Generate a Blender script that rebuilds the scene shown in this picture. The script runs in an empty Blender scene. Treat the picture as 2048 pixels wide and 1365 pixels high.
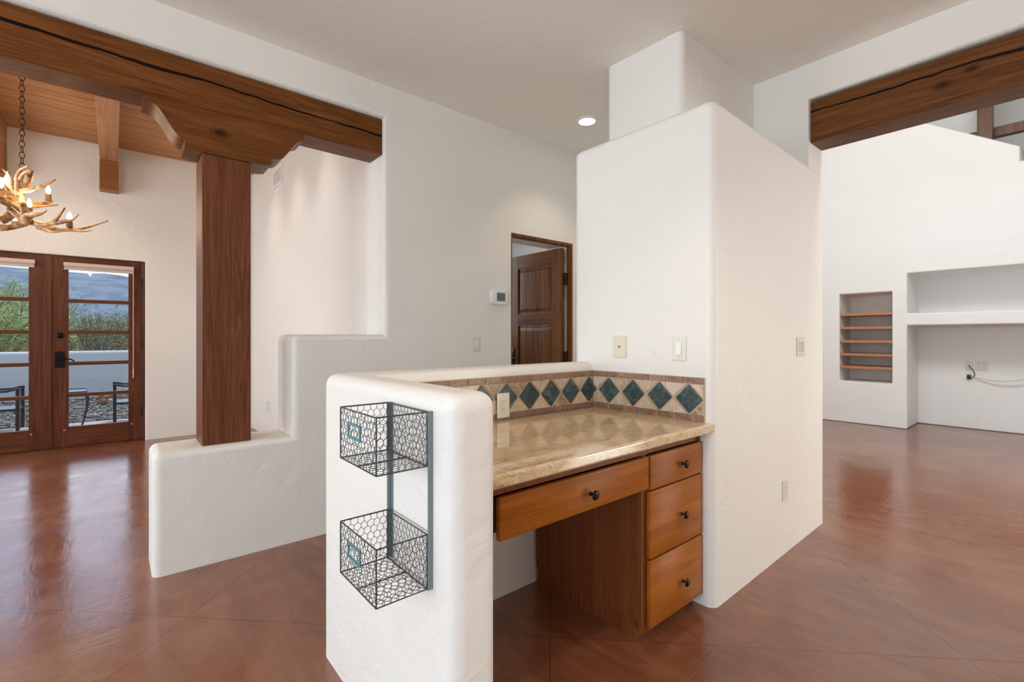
import bpy, bmesh, math, random
from mathutils import Vector, Matrix, noise as mnoise
random.seed(7)
SC = bpy.context.scene
COL = SC.collection
V = Vector

# ------------------------------------------------------------------ materials
class N:
    """tiny node helper"""
    def __init__(s, name):
        s.m = bpy.data.materials.new(name); s.m.use_nodes = True
        s.t = s.m.node_tree; s.t.nodes.clear()
        s.out = s.n('ShaderNodeOutputMaterial')
    def n(s, typ, ins=None, **kw):
        d = s.t.nodes.new(typ)
        for k, v in kw.items(): setattr(d, k, v)
        if ins:
            for k, v in ins.items():
                if isinstance(v, tuple) and len(v) == 2 and hasattr(v[0], 'bl_idname'):
                    s.t.links.new(v[0].outputs[v[1]], d.inputs[k])
                elif hasattr(v, 'bl_idname'):
                    s.t.links.new(v.outputs[0], d.inputs[k])
                else: d.inputs[k].default_value = v
        return d
    def link(s, a, ao, b, bi): s.t.links.new(a.outputs[ao], b.inputs[bi])
    def math(s, op, a, b=0.0, c=0.0):
        return s.n('ShaderNodeMath', {0: a, 1: b, 2: c}, operation=op)
    def ramp(s, fac, stops):
        r = s.n('ShaderNodeValToRGB', {0: fac})
        e = r.color_ramp.elements
        while len(e) < len(stops): e.new(0.5)
        for x, (p, c) in zip(e, stops):
            x.position = p; x.color = (c[0], c[1], c[2], 1) if not isinstance(c, (int, float)) else (c, c, c, 1)
        return r
    def mix(s, f, a, b, blend='MIX'):
        d = s.n('ShaderNodeMix', data_type='RGBA', blend_type=blend)
        for i, v in ((0, f), (6, a), (7, b)):
            if hasattr(v, 'bl_idname'):
                s.t.links.new(v.outputs[2] if v.bl_idname == 'ShaderNodeMix' else v.outputs[0], d.inputs[i])
            else: d.inputs[i].default_value = (v[0], v[1], v[2], 1) if isinstance(v, tuple) else v
        return d
    def bsdf(s, base=(.5, .5, .5), rough=.5, metal=0., ior=1.5, spec=None, coat=0., coat_rough=.1, bump=None, bs=.2, bd=.01, normal=None):
        b = s.n('ShaderNodeBsdfPrincipled')
        def put(k, v):
            if hasattr(v, 'bl_idname'):
                s.t.links.new(v.outputs[2] if v.bl_idname == 'ShaderNodeMix' else v.outputs[0], b.inputs[k])
            else: b.inputs[k].default_value = (v[0], v[1], v[2], 1) if isinstance(v, tuple) else v
        put('Base Color', base); put('Roughness', rough); put('Metallic', metal); put('IOR', ior)
        if spec is not None: put('Specular IOR Level', spec)
        if coat: put('Coat Weight', coat); put('Coat Roughness', coat_rough)
        if bump is not None:
            bp = s.n('ShaderNodeBump', {'Strength': bs, 'Distance': bd, 'Height': bump})
            s.t.links.new(bp.outputs[0], b.inputs['Normal'])
            if coat: s.t.links.new(bp.outputs[0], b.inputs['Coat Normal'])
        s.t.links.new(b.outputs[0], s.out.inputs[0])
        s.b = b
        return s.m
    def coord(s, which='Object', scale=(1, 1, 1), rot=(0, 0, 0), loc=(0, 0, 0)):
        tc = s.n('ShaderNodeTexCoord')
        mp = s.n('ShaderNodeMapping', {'Vector': (tc, which)})
        mp.inputs['Scale'].default_value = scale; mp.inputs['Rotation'].default_value = rot; mp.inputs['Location'].default_value = loc
        return mp
    def noise(s, vec, scale=5., detail=4., rough=.5, dist=0.):
        return s.n('ShaderNodeTexNoise', {'Vector': vec, 'Scale': scale, 'Detail': detail, 'Roughness': rough, 'Distortion': dist})

def plain(name, col, rough=.5, metal=0., **k):
    n = N(name); return n.bsdf(col, rough, metal, **k)

def plaster(name, col, bs=.35, rough=.45):
    n = N(name); c = n.coord()
    a = n.noise(c, 9, 5, .55, .6); b = n.noise(c, 70, 3, .6)
    r = n.ramp(a, [(.42, 0.), (.62, 1.)])
    h = n.math('MULTIPLY_ADD', b, .35, r)
    t = n.noise(c, 1.3, 2)
    colr = n.mix(n.ramp(t, [(.3, 0.), (.7, 1.)]), tuple(x * .975 for x in col), tuple(min(1, x * 1.01) for x in col))
    return n.bsdf(colr, rough, spec=.35, bump=h, bs=bs, bd=.0035)

def wood(name, dark, light, axis='x', rough=.35, freq=16., coat=.0, bs=.25, knots=(), crack=None, spec=.5):
    n = N(name)
    st = {'x': (.05, 1, 1), 'y': (1, .05, 1), 'z': (1, 1, .05)}[axis]
    c = n.coord(scale=st)
    d = n.noise(c, 3.2, 3, .5, .4)
    dv = n.n('ShaderNodeVectorMath', {0: c, 1: (d, 1)}, operation='MULTIPLY_ADD')
    dv.inputs[1].default_value = (.9, .9, .9)
    n.t.links.new(d.outputs['Color'], dv.inputs[0]); n.t.links.new(c.outputs[0], dv.inputs[2])
    a = n.noise(dv, freq, 3, .6)
    fine = n.noise(n.coord(scale=tuple(x * .6 if x < 1 else x for x in st)), 140, 2, .7)
    f = n.math('MULTIPLY_ADD', fine, .45, n.math('MULTIPLY', a, .66))
    mid = tuple((x + y) * .47 for x, y in zip(dark, light))
    r = n.ramp(f, [(.30, tuple(x * .75 for x in dark)), (.43, dark), (.56, mid), (.72, light)])
    out = r
    for ka, kz, kr in knots:
        # a knot: dark heart with pale rings, drawn out along the grain
        tc = n.n('ShaderNodeTexCoord'); sp = n.n('ShaderNodeSeparateXYZ', {0: (tc, 'Object')})
        da = n.math('MULTIPLY', n.math('SUBTRACT', (sp, 0 if axis == 'x' else 1), ka), .55)
        dz = n.math('SUBTRACT', (sp, 2), kz)
        dd = n.math('SQRT', n.math('ADD', n.math('MULTIPLY', da, da), n.math('MULTIPLY', dz, dz)))
        dd = n.math('DIVIDE', n.math('MULTIPLY_ADD', d, .018, n.math('ADD', dd, -.009)), kr)
        k1 = n.ramp(dd, [(0., .95), (.45, .8), (.62, .15), (.78, .5), (1., 0.)])
        out = n.mix(k1, out, tuple(x * .30 for x in dark))
    if crack:
        # drying check that wanders along the timber, (axis index, height, amplitude, half width)
        tc = n.n('ShaderNodeTexCoord'); sp = n.n('ShaderNodeSeparateXYZ', {0: (tc, 'Object')})
        ax, z0, slope, w = crack
        nz = n.n('ShaderNodeTexNoise', {'W': (sp, ax), 'Scale': 1.7, 'Detail': 4.}, noise_dimensions='1D')
        zz = n.math('MULTIPLY_ADD', (nz, 0), .07, z0 - .035)
        zz = n.math('MULTIPLY_ADD', (sp, ax), slope, zz)
        dd = n.math('ABSOLUTE', n.math('SUBTRACT', (sp, 2), zz))
        wn = n.n('ShaderNodeTexNoise', {'W': (sp, ax), 'Scale': 2.3, 'Detail': 2.}, noise_dimensions='1D')
        ww = n.math('MULTIPLY_ADD', (wn, 0), w * 2.2, -w * .35)
        mk = n.math('LESS_THAN', dd, ww)
        out = n.mix(mk, out, (.006, .003, .002))
        f = n.math('SUBTRACT', f, n.math('MULTIPLY', mk, 1.5))
    return n.bsdf(out, rough, coat=coat, coat_rough=.18, bump=f, bs=bs, bd=.004, spec=spec)

M = {}
M['wall'] = plaster('warm_white_plaster', (.825, .785, .725), bs=.5)
M['wall_bright'] = plaster('white_plaster', (.87, .86, .84), bs=.2)
M['ceiling'] = plaster('ceiling_plaster', (.90, .86, .785), bs=.2, rough=.6)
M['beam'] = wood('dark_stained_timber', (.11, .036, .0075), (.22, .075, .018), 'x', .36, 22, bs=.6, crack=(0, .155, -.012, .0085), spec=.13)
KN = tuple((y + .555, z - 2.492, r) for y, z, r in ((.345, 2.645, .022), (.46, 2.605, .024)))
M['beam_r'] = wood('dark_stained_timber_header', (.09, .030, .0065), (.19, .066, .017), 'y', .33, 22, bs=.5, crack=(1, .15, .03, .0095), spec=.16, knots=KN)
M['corbel'] = wood('dark_stained_corbel', (.11, .036, .0075), (.22, .075, .018), 'x', .36, 22, bs=.6, spec=.13, knots=((-.052, .128, .03),))
M['post'] = wood('red_brown_timber', (.105, .031, .012), (.225, .074, .030), 'z', .38, 26, bs=.9, spec=.2)
M['rafter'] = wood('honey_timber', (.30, .125, .045), (.46, .22, .09), 'y', .45, 14)
M['rafter_end'] = wood('honey_timber_end', (.22, .075, .02), (.33, .125, .04), 'x', .45, 8)
M['door'] = wood('french_door_wood', (.078, .022, .009), (.165, .050, .020), 'z', .33, 18, bs=.3, spec=.25)
M['door_h'] = wood('french_door_rail_wood', (.078, .022, .009), (.165, .050, .020), 'x', .33, 18, bs=.3, spec=.25)
M['door2'] = wood('hall_door_wood', (.085, .026, .005), (.24, .085, .018), 'z', .25, 12, bs=.3, spec=.3)
M['door2_h'] = wood('hall_door_rail_wood', (.085, .026, .005), (.24, .085, .018), 'y', .25, 12, bs=.3, spec=.3)
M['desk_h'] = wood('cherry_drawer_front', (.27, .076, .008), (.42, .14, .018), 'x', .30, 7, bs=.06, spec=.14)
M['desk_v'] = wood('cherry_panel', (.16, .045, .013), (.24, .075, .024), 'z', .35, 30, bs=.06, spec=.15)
M['shelf'] = wood('pine_shelf', (.46, .19, .085), (.62, .30, .15), 'y', .45, 12, bs=.1)
M['loft'] = wood('loft_timber', (.11, .035, .016), (.2, .07, .03), 'z', .4, 12)

def planks():
    n = N('plank_ceiling')
    tc = n.n('ShaderNodeTexCoord'); sp = n.n('ShaderNodeSeparateXYZ', {0: (tc, 'Object')})
    u = n.math('DIVIDE', (sp, 1), .205)
    fr = n.math('FRACT', u); idx = n.math('FLOOR', u)
    gap = n.math('GREATER_THAN', n.math('ABSOLUTE', n.math('SUBTRACT', fr, .5)), .478)
    wn = n.n('ShaderNodeTexWhiteNoise', {'W': idx}, noise_dimensions='1D')
    c = n.coord(scale=(.1, 1, 1))
    off = n.n('ShaderNodeCombineXYZ', {0: n.math('MULTIPLY', (wn, 0), 31.)})
    cv = n.n('ShaderNodeVectorMath', {0: c, 1: off}, operation='ADD')
    a = n.noise(cv, 22, 5, .65, .8)
    f = n.math('MULTIPLY_ADD', (wn, 0), .16, n.math('MULTIPLY', a, .9))
    r = n.ramp(f, [(.30, (.20, .075, .014)), (.47, (.42, .175, .042)), (.70, (.55, .26, .075))])
    r2 = n.mix(gap, r, (.05, .02, .008))
    h = n.math('SUBTRACT', n.math('MULTIPLY', a, .3), gap)
    return n.bsdf(r2, .45, bump=h, bs=.3, bd=.006)
M['planks'] = planks()

def floor_mat():
    n = N('stained_concrete')
    tc = n.n('ShaderNodeTexCoord'); sp = n.n('ShaderNodeSeparateXYZ', {0: (tc, 'Object')})
    s2 = .70710678
    a = n.math('MULTIPLY', n.math('ADD', (sp, 0), (sp, 1)), s2)
    b = n.math('MULTIPLY', n.math('SUBTRACT', (sp, 1), (sp, 0)), s2)
    def grid(v, off):
        f = n.math('FRACT', n.math('ADD', n.math('DIVIDE', n.math('SUBTRACT', v, off), 1.61), .5 + 20))
        return n.math('MULTIPLY', n.math('ABSOLUTE', n.math('SUBTRACT', f, .5)), 1.61)
    d = n.math('MINIMUM', grid(a, .37), grid(b, .01))
    line = n.math('LESS_THAN', d, .0023)
    c = n.coord()
    big = n.noise(c, .9, 4, .6, 1.0)
    mid = n.noise(n.coord(scale=(1, .35, 1), rot=(0, 0, .5)), 6., 6, .65, 1.2)
    f = n.math('MULTIPLY_ADD', mid, .55, n.math('MULTIPLY', big, .6))
    col = n.ramp(f, [(.33, (.120, .037, .017)), (.52, (.205, .070, .032)), (.72, (.28, .115, .058))])
    # arcs left by the trowel
    sc = n.noise(n.coord(scale=(.25, 3.2, 1), rot=(0, 0, -.35)), 9., 4, .7, 1.5)
    scr = n.ramp(sc, [(.60, 0.), (.72, 1.)])
    col = n.mix(n.math('MULTIPLY', scr, .22), col, (.30, .15, .09))
    fl = n.mix(n.math('MULTIPLY', line, .65), col, (.05, .022, .014))
    tro = n.noise(n.coord(scale=(.35, 3.0, 1), rot=(0, 0, -.6)), 7., 4, .6, 1.8)
    tro2 = n.noise(n.coord(scale=(2.6, .5, 1), rot=(0, 0, .25)), 4., 3, .6, 1.2)
    h = n.math('MULTIPLY_ADD', tro, .6, n.math('MULTIPLY', tro2, .5))
    h = n.math('SUBTRACT', h, n.math('MULTIPLY', line, .4))
    ro = n.ramp(n.noise(c, 2.2, 4, .6, .8), [(.3, .13), (.7, .24)])
    return n.bsdf(fl, ro, ior=1.78, bump=h, bs=.115, bd=.012)
M['floor'] = floor_mat()

def granite():
    n = N('gold_granite'); c = n.coord(scale=(.30, 1.25, 1), rot=(0, 0, .12))
    a = n.noise(c, 60, 6, .75, .5); b = n.noise(n.coord(scale=(.55, 1, 1)), 260, 3, .7); w = n.noise(c, 6, 4, .6, .6)
    f = n.math('MULTIPLY_ADD', w, .38, n.math('MULTIPLY', a, .66))
    r = n.ramp(f, [(.36, (.33, .20, .11)), (.46, (.60, .41, .22)), (.55, (.70, .53, .33)), (.68, (.76, .64, .48))])
    k = n.ramp(b, [(.36, 1.), (.43, 0.)])
    r2 = n.mix(n.math('MULTIPLY', k, .7), r, (.17, .12, .085))
    k2 = n.ramp(b, [(.58, 0.), (.66, 1.)])
    r3 = n.mix(n.math('MULTIPLY', k2, .5), r2, (.80, .72, .60))
    return n.bsdf(r3, .06, ior=1.55)
M['granite'] = granite()

def stone(name, c0, c1, c2, scale=30, rough=.5, var=.25, bs=.4):
    n = N(name); g = n.n('ShaderNodeNewGeometry')
    c = n.coord()
    off = n.n('ShaderNodeVectorMath', {0: c, 1: n.n('ShaderNodeCombineXYZ', {0: n.math('MULTIPLY', (g, 'Random Per Island'), 17.)})}, operation='ADD')
    a = n.noise(off, scale, 5, .65, 1.1)
    f = n.math('ADD', n.math('MULTIPLY', n.math('SUBTRACT', (g, 'Random Per Island'), .5), var), a)
    r = n.ramp(f, [(.3, c0), (.5, c1), (.72, c2)])
    return n.bsdf(r, rough, bump=a, bs=bs, bd=.003)
M['brick_tile'] = stone('tumbled_brick_tile', (.19, .10, .065), (.30, .175, .12), (.40, .26, .19), 40, .45)
M['travertine'] = stone('travertine_tile', (.33, .21, .12), (.55, .41, .29), (.68, .56, .45), 18, .4, .35)
M['slate'] = stone('blue_green_slate', (.018, .032, .034), (.042, .070, .076), (.13, .18, .18), 26, .35, .1)
M['grout'] = plain('sand_grout', (.52, .40, .27), .8)

M['ivory'] = plain('ivory_plastic', (.70, .62, .45), .35)
M['almond'] = plain('light_almond_plastic', (.74, .70, .58), .35)
M['white_plastic'] = plain('white_plastic', (.80, .79, .76), .35)
M['slot'] = plain('dark_slot', (.02, .018, .016), .6)
M['screw'] = plain('screw_metal', (.5, .47, .4), .35, .9)
M['lcd'] = plain('grey_lcd', (.13, .16, .14), .25)
M['bronze'] = plain('oil_rubbed_bronze', (.012, .010, .011), .3, .75)
M['hinge'] = plain('dark_bronze_hinge', (.03, .018, .012), .4, .7)
M['wire'] = plain('blue_grey_wire', (.075, .085, .09), .45, .6)
M['flat_bar'] = plain('galvanised_flat_bar', (.24, .28, .29), .45, .4)
M['label'] = plain('teal_label_frame', (.10, .24, .29), .45, .3)
M['shade'] = plain('beige_cellular_shade', (.62, .51, .44), .7)
M['vent'] = plain('white_painted_metal', (.90, .88, .84), .4)
M['vent_dark'] = plain('grey_duct', (.20, .19, .175), .7)
M['chain'] = plain('rusty_chain', (.085, .035, .018), .5, .6)
M['black_metal'] = plain('black_metal', (.008, .008, .009), .35, .5)
M['seat_mesh'] = plain('blue_grey_seat', (.055, .07, .09), .35)
M['cord_white'] = plain('white_cord', (.82, .82, .8), .5)
M['cord_black'] = plain('black_cord', (.02, .02, .02), .5)
M['rust'] = plain('rusted_iron', (.16, .06, .03), .8)
M['shadow_rail'] = plain('dark_sill', (.012, .008, .006), .6)

def antler():
    n = N('antler'); c = n.coord(scale=(1, 1, 1))
    a = n.noise(c, 14, 5, .6, .5); b = n.noise(c, 90, 3)
    r = n.ramp(a, [(.36, (.15, .055, .014)), (.52, (.50, .26, .085)), (.66, (.66, .46, .24))])
    return n.bsdf(r, .4, bump=n.math('MULTIPLY_ADD', b, .5, a), bs=.5, bd=.004)
M['antler'] = antler()
def antler_dark():
    n = N('antler_bark'); c = n.coord()
    a = n.noise(c, 40, 5, .6, .5)
    r = n.ramp(a, [(.36, (.10, .04, .015)), (.6, (.36, .18, .07))])
    return n.bsdf(r, .55, bump=a, bs=.9, bd=.006)
M['antler_dark'] = antler_dark()

def emit(name, col, s):
    n = N(name); e = n.n('ShaderNodeEmission', {'Color': (*col, 1), 'Strength': s}); n.link(e, 0, n.out, 0); return n.m
M['bulb'] = emit('lit_bulb', (1., .80, .52), 26.)
M['can_glow'] = emit('lit_can_lamp', (1., .93, .82), 12.)
def glass():
    n = N('window_glass')
    t = n.n('ShaderNodeBsdfTransparent', {'Color': (.97, .98, .97, 1)}); g = n.n('ShaderNodeBsdfGlossy', {'Roughness': .02})
    fr = n.n('ShaderNodeFresnel', {'IOR': 1.45})
    mx = n.n('ShaderNodeMixShader', {0: fr, 1: t, 2: g}); n.link(mx, 0, n.out, 0); return n.m
M['glass'] = glass()

def leaf(name, c0, c1):
    n = N(name); g = n.n('ShaderNodeNewGeometry')
    r = n.ramp((g, 'Random Per Island'), [(.0, c0), (1., c1)])
    return n.bsdf(r, .6)
M['palo'] = leaf('palo_verde_leaf', (.10, .15, .02), (.30, .36, .075))
M['creosote'] = leaf('creosote_leaf', (.035, .038, .008), (.15, .15, .035))
M['mesquite'] = leaf('mesquite_leaf', (.06, .075, .016), (.19, .20, .055))
M['stem'] = plain('grey_brown_stem', (.06, .045, .03), .8)
def ground_mat(name, stops, scale, rough=.9, bs=.5, bd=.02):
    n = N(name); c = n.coord(); a = n.noise(c, scale, 6, .7, .3)
    return n.bsdf(n.ramp(a, stops), rough, bump=a, bs=bs, bd=bd)
M['patio'] = ground_mat('patio_concrete', [(.3, (.30, .25, .22)), (.7, (.40, .34, .30))], 6, .8, .1)
M['desert'] = ground_mat('desert_soil', [(.3, (.20, .14, .09)), (.7, (.32, .24, .16))], 2)
M['mountain'] = ground_mat('haze_tinted_mountain', [(.38, (.045, .062, .085)), (.62, (.115, .14, .17))], .06, .95, .6, 3.)  # aerial haze is mixed into the base colour as blue-grey
M['court'] = plaster('courtyard_stucco', (.34, .335, .33), bs=.3, rough=.8)
def gravel():
    n = N('river_gravel'); c = n.coord()
    v = n.n('ShaderNodeTexVoronoi', {'Vector': c, 'Scale': 22.})
    sp = n.n('ShaderNodeSeparateColor', {0: (v, 'Color')})
    r = n.ramp((sp, 0), [(0., (.04, .034, .029)), (.5, (.105, .088, .072)), (1., (.20, .175, .15))])
    k = n.ramp((v, 'Distance'), [(.25, 0.), (.6, 1.)])
    return n.bsdf(n.mix(k, r, (.03, .025, .022)), .8, bump=n.math('SUBTRACT', 1., (v, 'Distance')), bs=1., bd=.03)
M['gravel'] = gravel()
M['pebble'] = stone('pebble', (.045, .038, .033), (.11, .093, .078), (.22, .195, .17), 8, .8, .9, .1)

# ------------------------------------------------------------------ mesh helpers
class B:
    def __init__(s, fr=None):
        s.bm = bmesh.new(); s.fr = fr or Matrix.Identity(4); s.mi = 0
    def _add(s, verts, faces):
        vs = [s.bm.verts.new(s.fr @ V(v)) for v in verts]
        out = []
        for f in faces:
            try:
                q = s.bm.faces.new([vs[i] for i in f]); q.material_index = s.mi; out.append(q)
            except ValueError: pass
        return vs, out
    def box(s, x0, x1, y0, y1, z0, z1, bev=0., seg=2):
        x0, x1 = sorted((x0, x1)); y0, y1 = sorted((y0, y1)); z0, z1 = sorted((z0, z1))
        vs, fs = s._add([(x0, y0, z0), (x1, y0, z0), (x1, y1, z0), (x0, y1, z0), (x0, y0, z1), (x1, y0, z1), (x1, y1, z1), (x0, y1, z1)],
                        [(3, 2, 1, 0), (4, 5, 6, 7), (0, 1, 5, 4), (1, 2, 6, 5), (2, 3, 7, 6), (3, 0, 4, 7)])
        if bev:
            es = {e for f in fs for e in f.edges}
            bmesh.ops.bevel(s.bm, geom=list(es), offset=bev, segments=seg, profile=.5, affect='EDGES', material=s.mi)
        return s
    def prism(s, poly, plane, a0, a1, bev=None, off=.04, seg=4):
        """poly: 2-D outline; plane 'xz' (extruded along y), 'yz' (along x), 'xy' (along z).
        bev: test(p, q, along) that says which edges are rounded"""
        def P(p, a):
            if plane == 'xz': return (p[0], a, p[1])
            if plane == 'yz': return (a, p[0], p[1])
            return (p[0], p[1], a)
        n = len(poly)
        vs, fs = s._add([P(p, a0) for p in poly] + [P(p, a1) for p in poly],
                        [tuple(range(n - 1, -1, -1)), tuple(range(n, 2 * n))] + [(i, (i + 1) % n, n + (i + 1) % n, n + i) for i in range(n)])
        bmesh.ops.recalc_face_normals(s.bm, faces=fs)
        if bev:
            es = []
            for e in {e for f in fs for e in f.edges}:
                i, j = (vs.index(e.verts[0]), vs.index(e.verts[1]))
                along = (i % n) == (j % n)
                lvl = None if along else (0 if i < n else 1)
                if bev(poly[i % n], poly[j % n], along, lvl): es.append(e)
            bmesh.ops.bevel(s.bm, geom=es, offset=off, segments=seg, profile=.5, affect='EDGES', clamp_overlap=True, material=s.mi)
        return s
    def tube(s, pts, r, n=8, cap=True, closed=False):
        pts = [V(p) for p in pts]; m = len(pts)
        rs = r if isinstance(r, (list, tuple)) else [r] * m
        up = None; rings = []
        for i, p in enumerate(pts):
            if closed: t = pts[(i + 1) % m] - pts[i - 1]
            else: t = pts[min(i + 1, m - 1)] - pts[max(i - 1, 0)]
            if t.length < 1e-9: t = V((0, 0, 1))
            t.normalize()
            if up is None:
                up = t.orthogonal().normalized()
            else:
                up = (up - t * up.dot(t))
                up = up.normalized() if up.length > 1e-6 else t.orthogonal().normalized()
            b = t.cross(up)
            rings.append([p + (up * math.cos(2 * math.pi * k / n) + b * math.sin(2 * math.pi * k / n)) * rs[i] for k in range(n)])
        verts = [v for g in rings for v in g]; faces = []
        for i in range(m if closed else m - 1):
            j = (i + 1) % m
            for k in range(n):
                faces.append((i * n + k, i * n + (k + 1) % n, j * n + (k + 1) % n, j * n + k))
        if cap and not closed:
            faces.append(tuple(range(n - 1, -1, -1))); faces.append(tuple((m - 1) * n + k for k in range(n)))
        s._add(verts, faces); return s
    def lathe(s, prof, c, ax=(0, 0, 1), n=20, cap=True):
        """prof: (radius, height) pairs along ax from c"""
        ax = V(ax).normalized(); u = ax.orthogonal().normalized(); w = ax.cross(u); c = V(c)
        verts = []; faces = []
        for r, h in prof:
            for k in range(n):
                a = 2 * math.pi * k / n
                verts.append(c + ax * h + (u * math.cos(a) + w * math.sin(a)) * max(r, 1e-4))
        for i in range(len(prof) - 1):
            for k in range(n):
                faces.append((i * n + k, i * n + (k + 1) % n, (i + 1) * n + (k + 1) % n, (i + 1) * n + k))
        if cap: faces.append(tuple(range(n - 1, -1, -1))); faces.append(tuple((len(prof) - 1) * n + k for k in range(n)))
        s._add(verts, faces); return s
    def quad(s, a, b, c, d): s._add([a, b, c, d], [(0, 1, 2, 3)]); return s
    def ball(s, c, r, n=10, m=7):
        return s.lathe([(r * math.sin(math.pi * i / m), -r * math.cos(math.pi * i / m)) for i in range(m + 1)], c, n=n)

WORLD = {}
def tag(o, label=None, cat=None, group=None, kind=None):
    if label: o['label'] = label
    if cat: o['category'] = cat
    if group: o['group'] = group
    if kind: o['kind'] = kind
    return o
def obj(name, b, mats, parent=None, origin=None, smooth=None, wn=False):
    bm = b.bm
    bmesh.ops.recalc_face_normals(bm, faces=bm.faces)
    me = bpy.data.meshes.new(name)
    if parent is not None: o0 = WORLD[parent.name]
    elif origin is not None: o0 = V(origin)
    else:
        xs = [v.co for v in bm.verts]
        lo = V([min(p[i] for p in xs) for i in range(3)]); hi = V([max(p[i] for p in xs) for i in range(3)])
        o0 = V(((lo.x + hi.x) / 2, (lo.y + hi.y) / 2, lo.z))
    for v in bm.verts: v.co -= o0
    bm.to_mesh(me); bm.free()
    for m in (mats if isinstance(mats, (list, tuple)) else [mats]): me.materials.append(M[m] if isinstance(m, str) else m)
    if smooth is not None:
        for p in me.polygons: p.use_smooth = True
        me.set_sharp_from_angle(angle=math.radians(smooth))
    o = bpy.data.objects.new(name, me); COL.objects.link(o)
    if parent is None: o.location = o0
    else: o.parent = parent
    WORLD[o.name] = o0
    if wn:
        w = o.modifiers.new('wn', 'WEIGHTED_NORMAL'); w.keep_sharp = True
    return o
def struct(name, b, mats, **k):
    return tag(obj(name, b, mats, origin=(0, 0, 0), **k), kind='structure')
def empty(name, loc, label=None, cat=None, group=None, kind=None):
    o = bpy.data.objects.new(name, None); COL.objects.link(o); o.location = loc; o.empty_display_size = .05
    WORLD[o.name] = V(loc)
    return tag(o, label, cat, group, kind)
def frame(origin, right, up):
    r = V(right).normalized(); u = V(up).normalized(); n = r.cross(u)
    return Matrix(((r.x, u.x, n.x, origin[0]), (r.y, u.y, n.y, origin[1]), (r.z, u.z, n.z, origin[2]), (0, 0, 0, 1)))

# ------------------------------------------------------------------ camera
F_PX, YH, CH = 948., 674., 1.25
TH = math.radians(49.9)
cam = bpy.data.cameras.new('camera'); co = bpy.data.objects.new('camera', cam); COL.objects.link(co)
cam.sensor_width = 36.; cam.lens = F_PX / 2048 * 36; cam.shift_y = -(682.5 - YH) / 2048
co.location = (0, 0, CH); co.rotation_euler = (math.pi / 2, 0, TH - math.pi / 2)
cam.clip_start = .02; cam.clip_end = 3000
SC.camera = co
FW = V((math.cos(TH), math.sin(TH), 0)); RT = V((math.sin(TH), -math.cos(TH), 0))
def at(u, v, d):          # a point of the place at depth d, measured in the photo
    return V((0, 0, CH)) + FW * d + RT * (d * (u - 1024) / F_PX) + V((0, 0, d * (YH - v) / F_PX))

# ------------------------------------------------------------------ the setting
CEIL = 2.985
# floor
b = B(); b.box(-4.2, 10.6, -4.6, 7.42, -.12, 0)
struct('floor', b, 'floor')

# plastered wall with the stepped low part, the timber opening and the hall door
OP = [(-2.4, 0), (-2.4, 2.76), (1.43, 2.76), (1.43, 1.265), (.83, 1.265), (.83, .645), (.155, .645), (.155, 0)]
poly = [(-4.1, 0)] + OP + [(2.566, 0), (2.566, 2.13), (3.33, 2.13), (3.33, 0), (4.6, 0), (4.6, 3.75), (-4.1, 3.75)]
ops = set(OP)
def bv(p, q, along, lvl):
    if along: return p in ((.83, 1.265), (.155, .645))
    return p in ops and q in ops and not (p == OP[0] and q == OP[-1])
b = B(); b.prism(poly, 'xz', 3.06, 3.40, bev=bv, off=.04, seg=5)
struct('wall_back', b, 'wall', smooth=50, wn=True)

# half wall around the desk
HW = [(.637, .985), (.787, .985), (.787, 1.775), (2.11, 1.775), (2.11, 1.92), (.637, 1.92)]
def bv(p, q, along, lvl):
    if along: return p in (HW[0], HW[1], HW[5])
    return lvl == 1 and not (p[0] > 2 and q[0] > 2)
b = B(); b.prism(HW, 'xy', 0, 1.105, bev=bv, off=.044, seg=6)
struct('wall_half', b, 'wall', smooth=50, wn=True)

# thick pillar beside the desk and the chase above it
CL = [(2.10, 1.06), (3.636, 1.0892), (3.636, 1.60), (3.40, 1.92), (2.10, 1.925)]
def bv(p, q, along, lvl):
    if along: return p in (CL[0], CL[4])
    return lvl == 1 and not (p[0] > 3.3 and q[0] > 3.3)
b = B(); b.prism(CL, 'xy', 0, 2.352, bev=bv, off=.045, seg=6)
struct('wall_pillar', b, 'wall', smooth=50, wn=True)
CS = [(2.455, 1.428), (3.40, 1.426), (3.40, 1.95), (2.44, 1.95)]
b = B(); b.prism(CS, 'xy', 2.34, CEIL, bev=lambda p, q, al, l: al and p[0] < 3, off=.04, seg=5)
struct('wall_chase', b, 'wall', smooth=50, wn=True)

# right wall with the timber header opening
RO = [(1.09, 0), (1.09, 2.765), (-2.2, 2.765), (-2.2, 0)]
poly = [(3.1, 0), (3.1, 6.2), (-4.5, 6.2), (-4.5, 0)] + RO[::-1]
rs = set(RO)
b = B(); b.prism(poly, 'yz', 3.38, 3.64, bev=lambda p, q, al, l: (not al) and p in rs and q in rs and l == 0 and (p[1] > 0 and q[1] > 0 or p[0] < 0), off=.035, seg=5)
struct('wall_right', b, 'wall', smooth=50, wn=True)

# ceiling of the near room
b = B(); b.box(-4.1, 3.38, -4.5, 3.06, CEIL, CEIL + .12)
struct('ceiling', b, 'ceiling')
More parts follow.
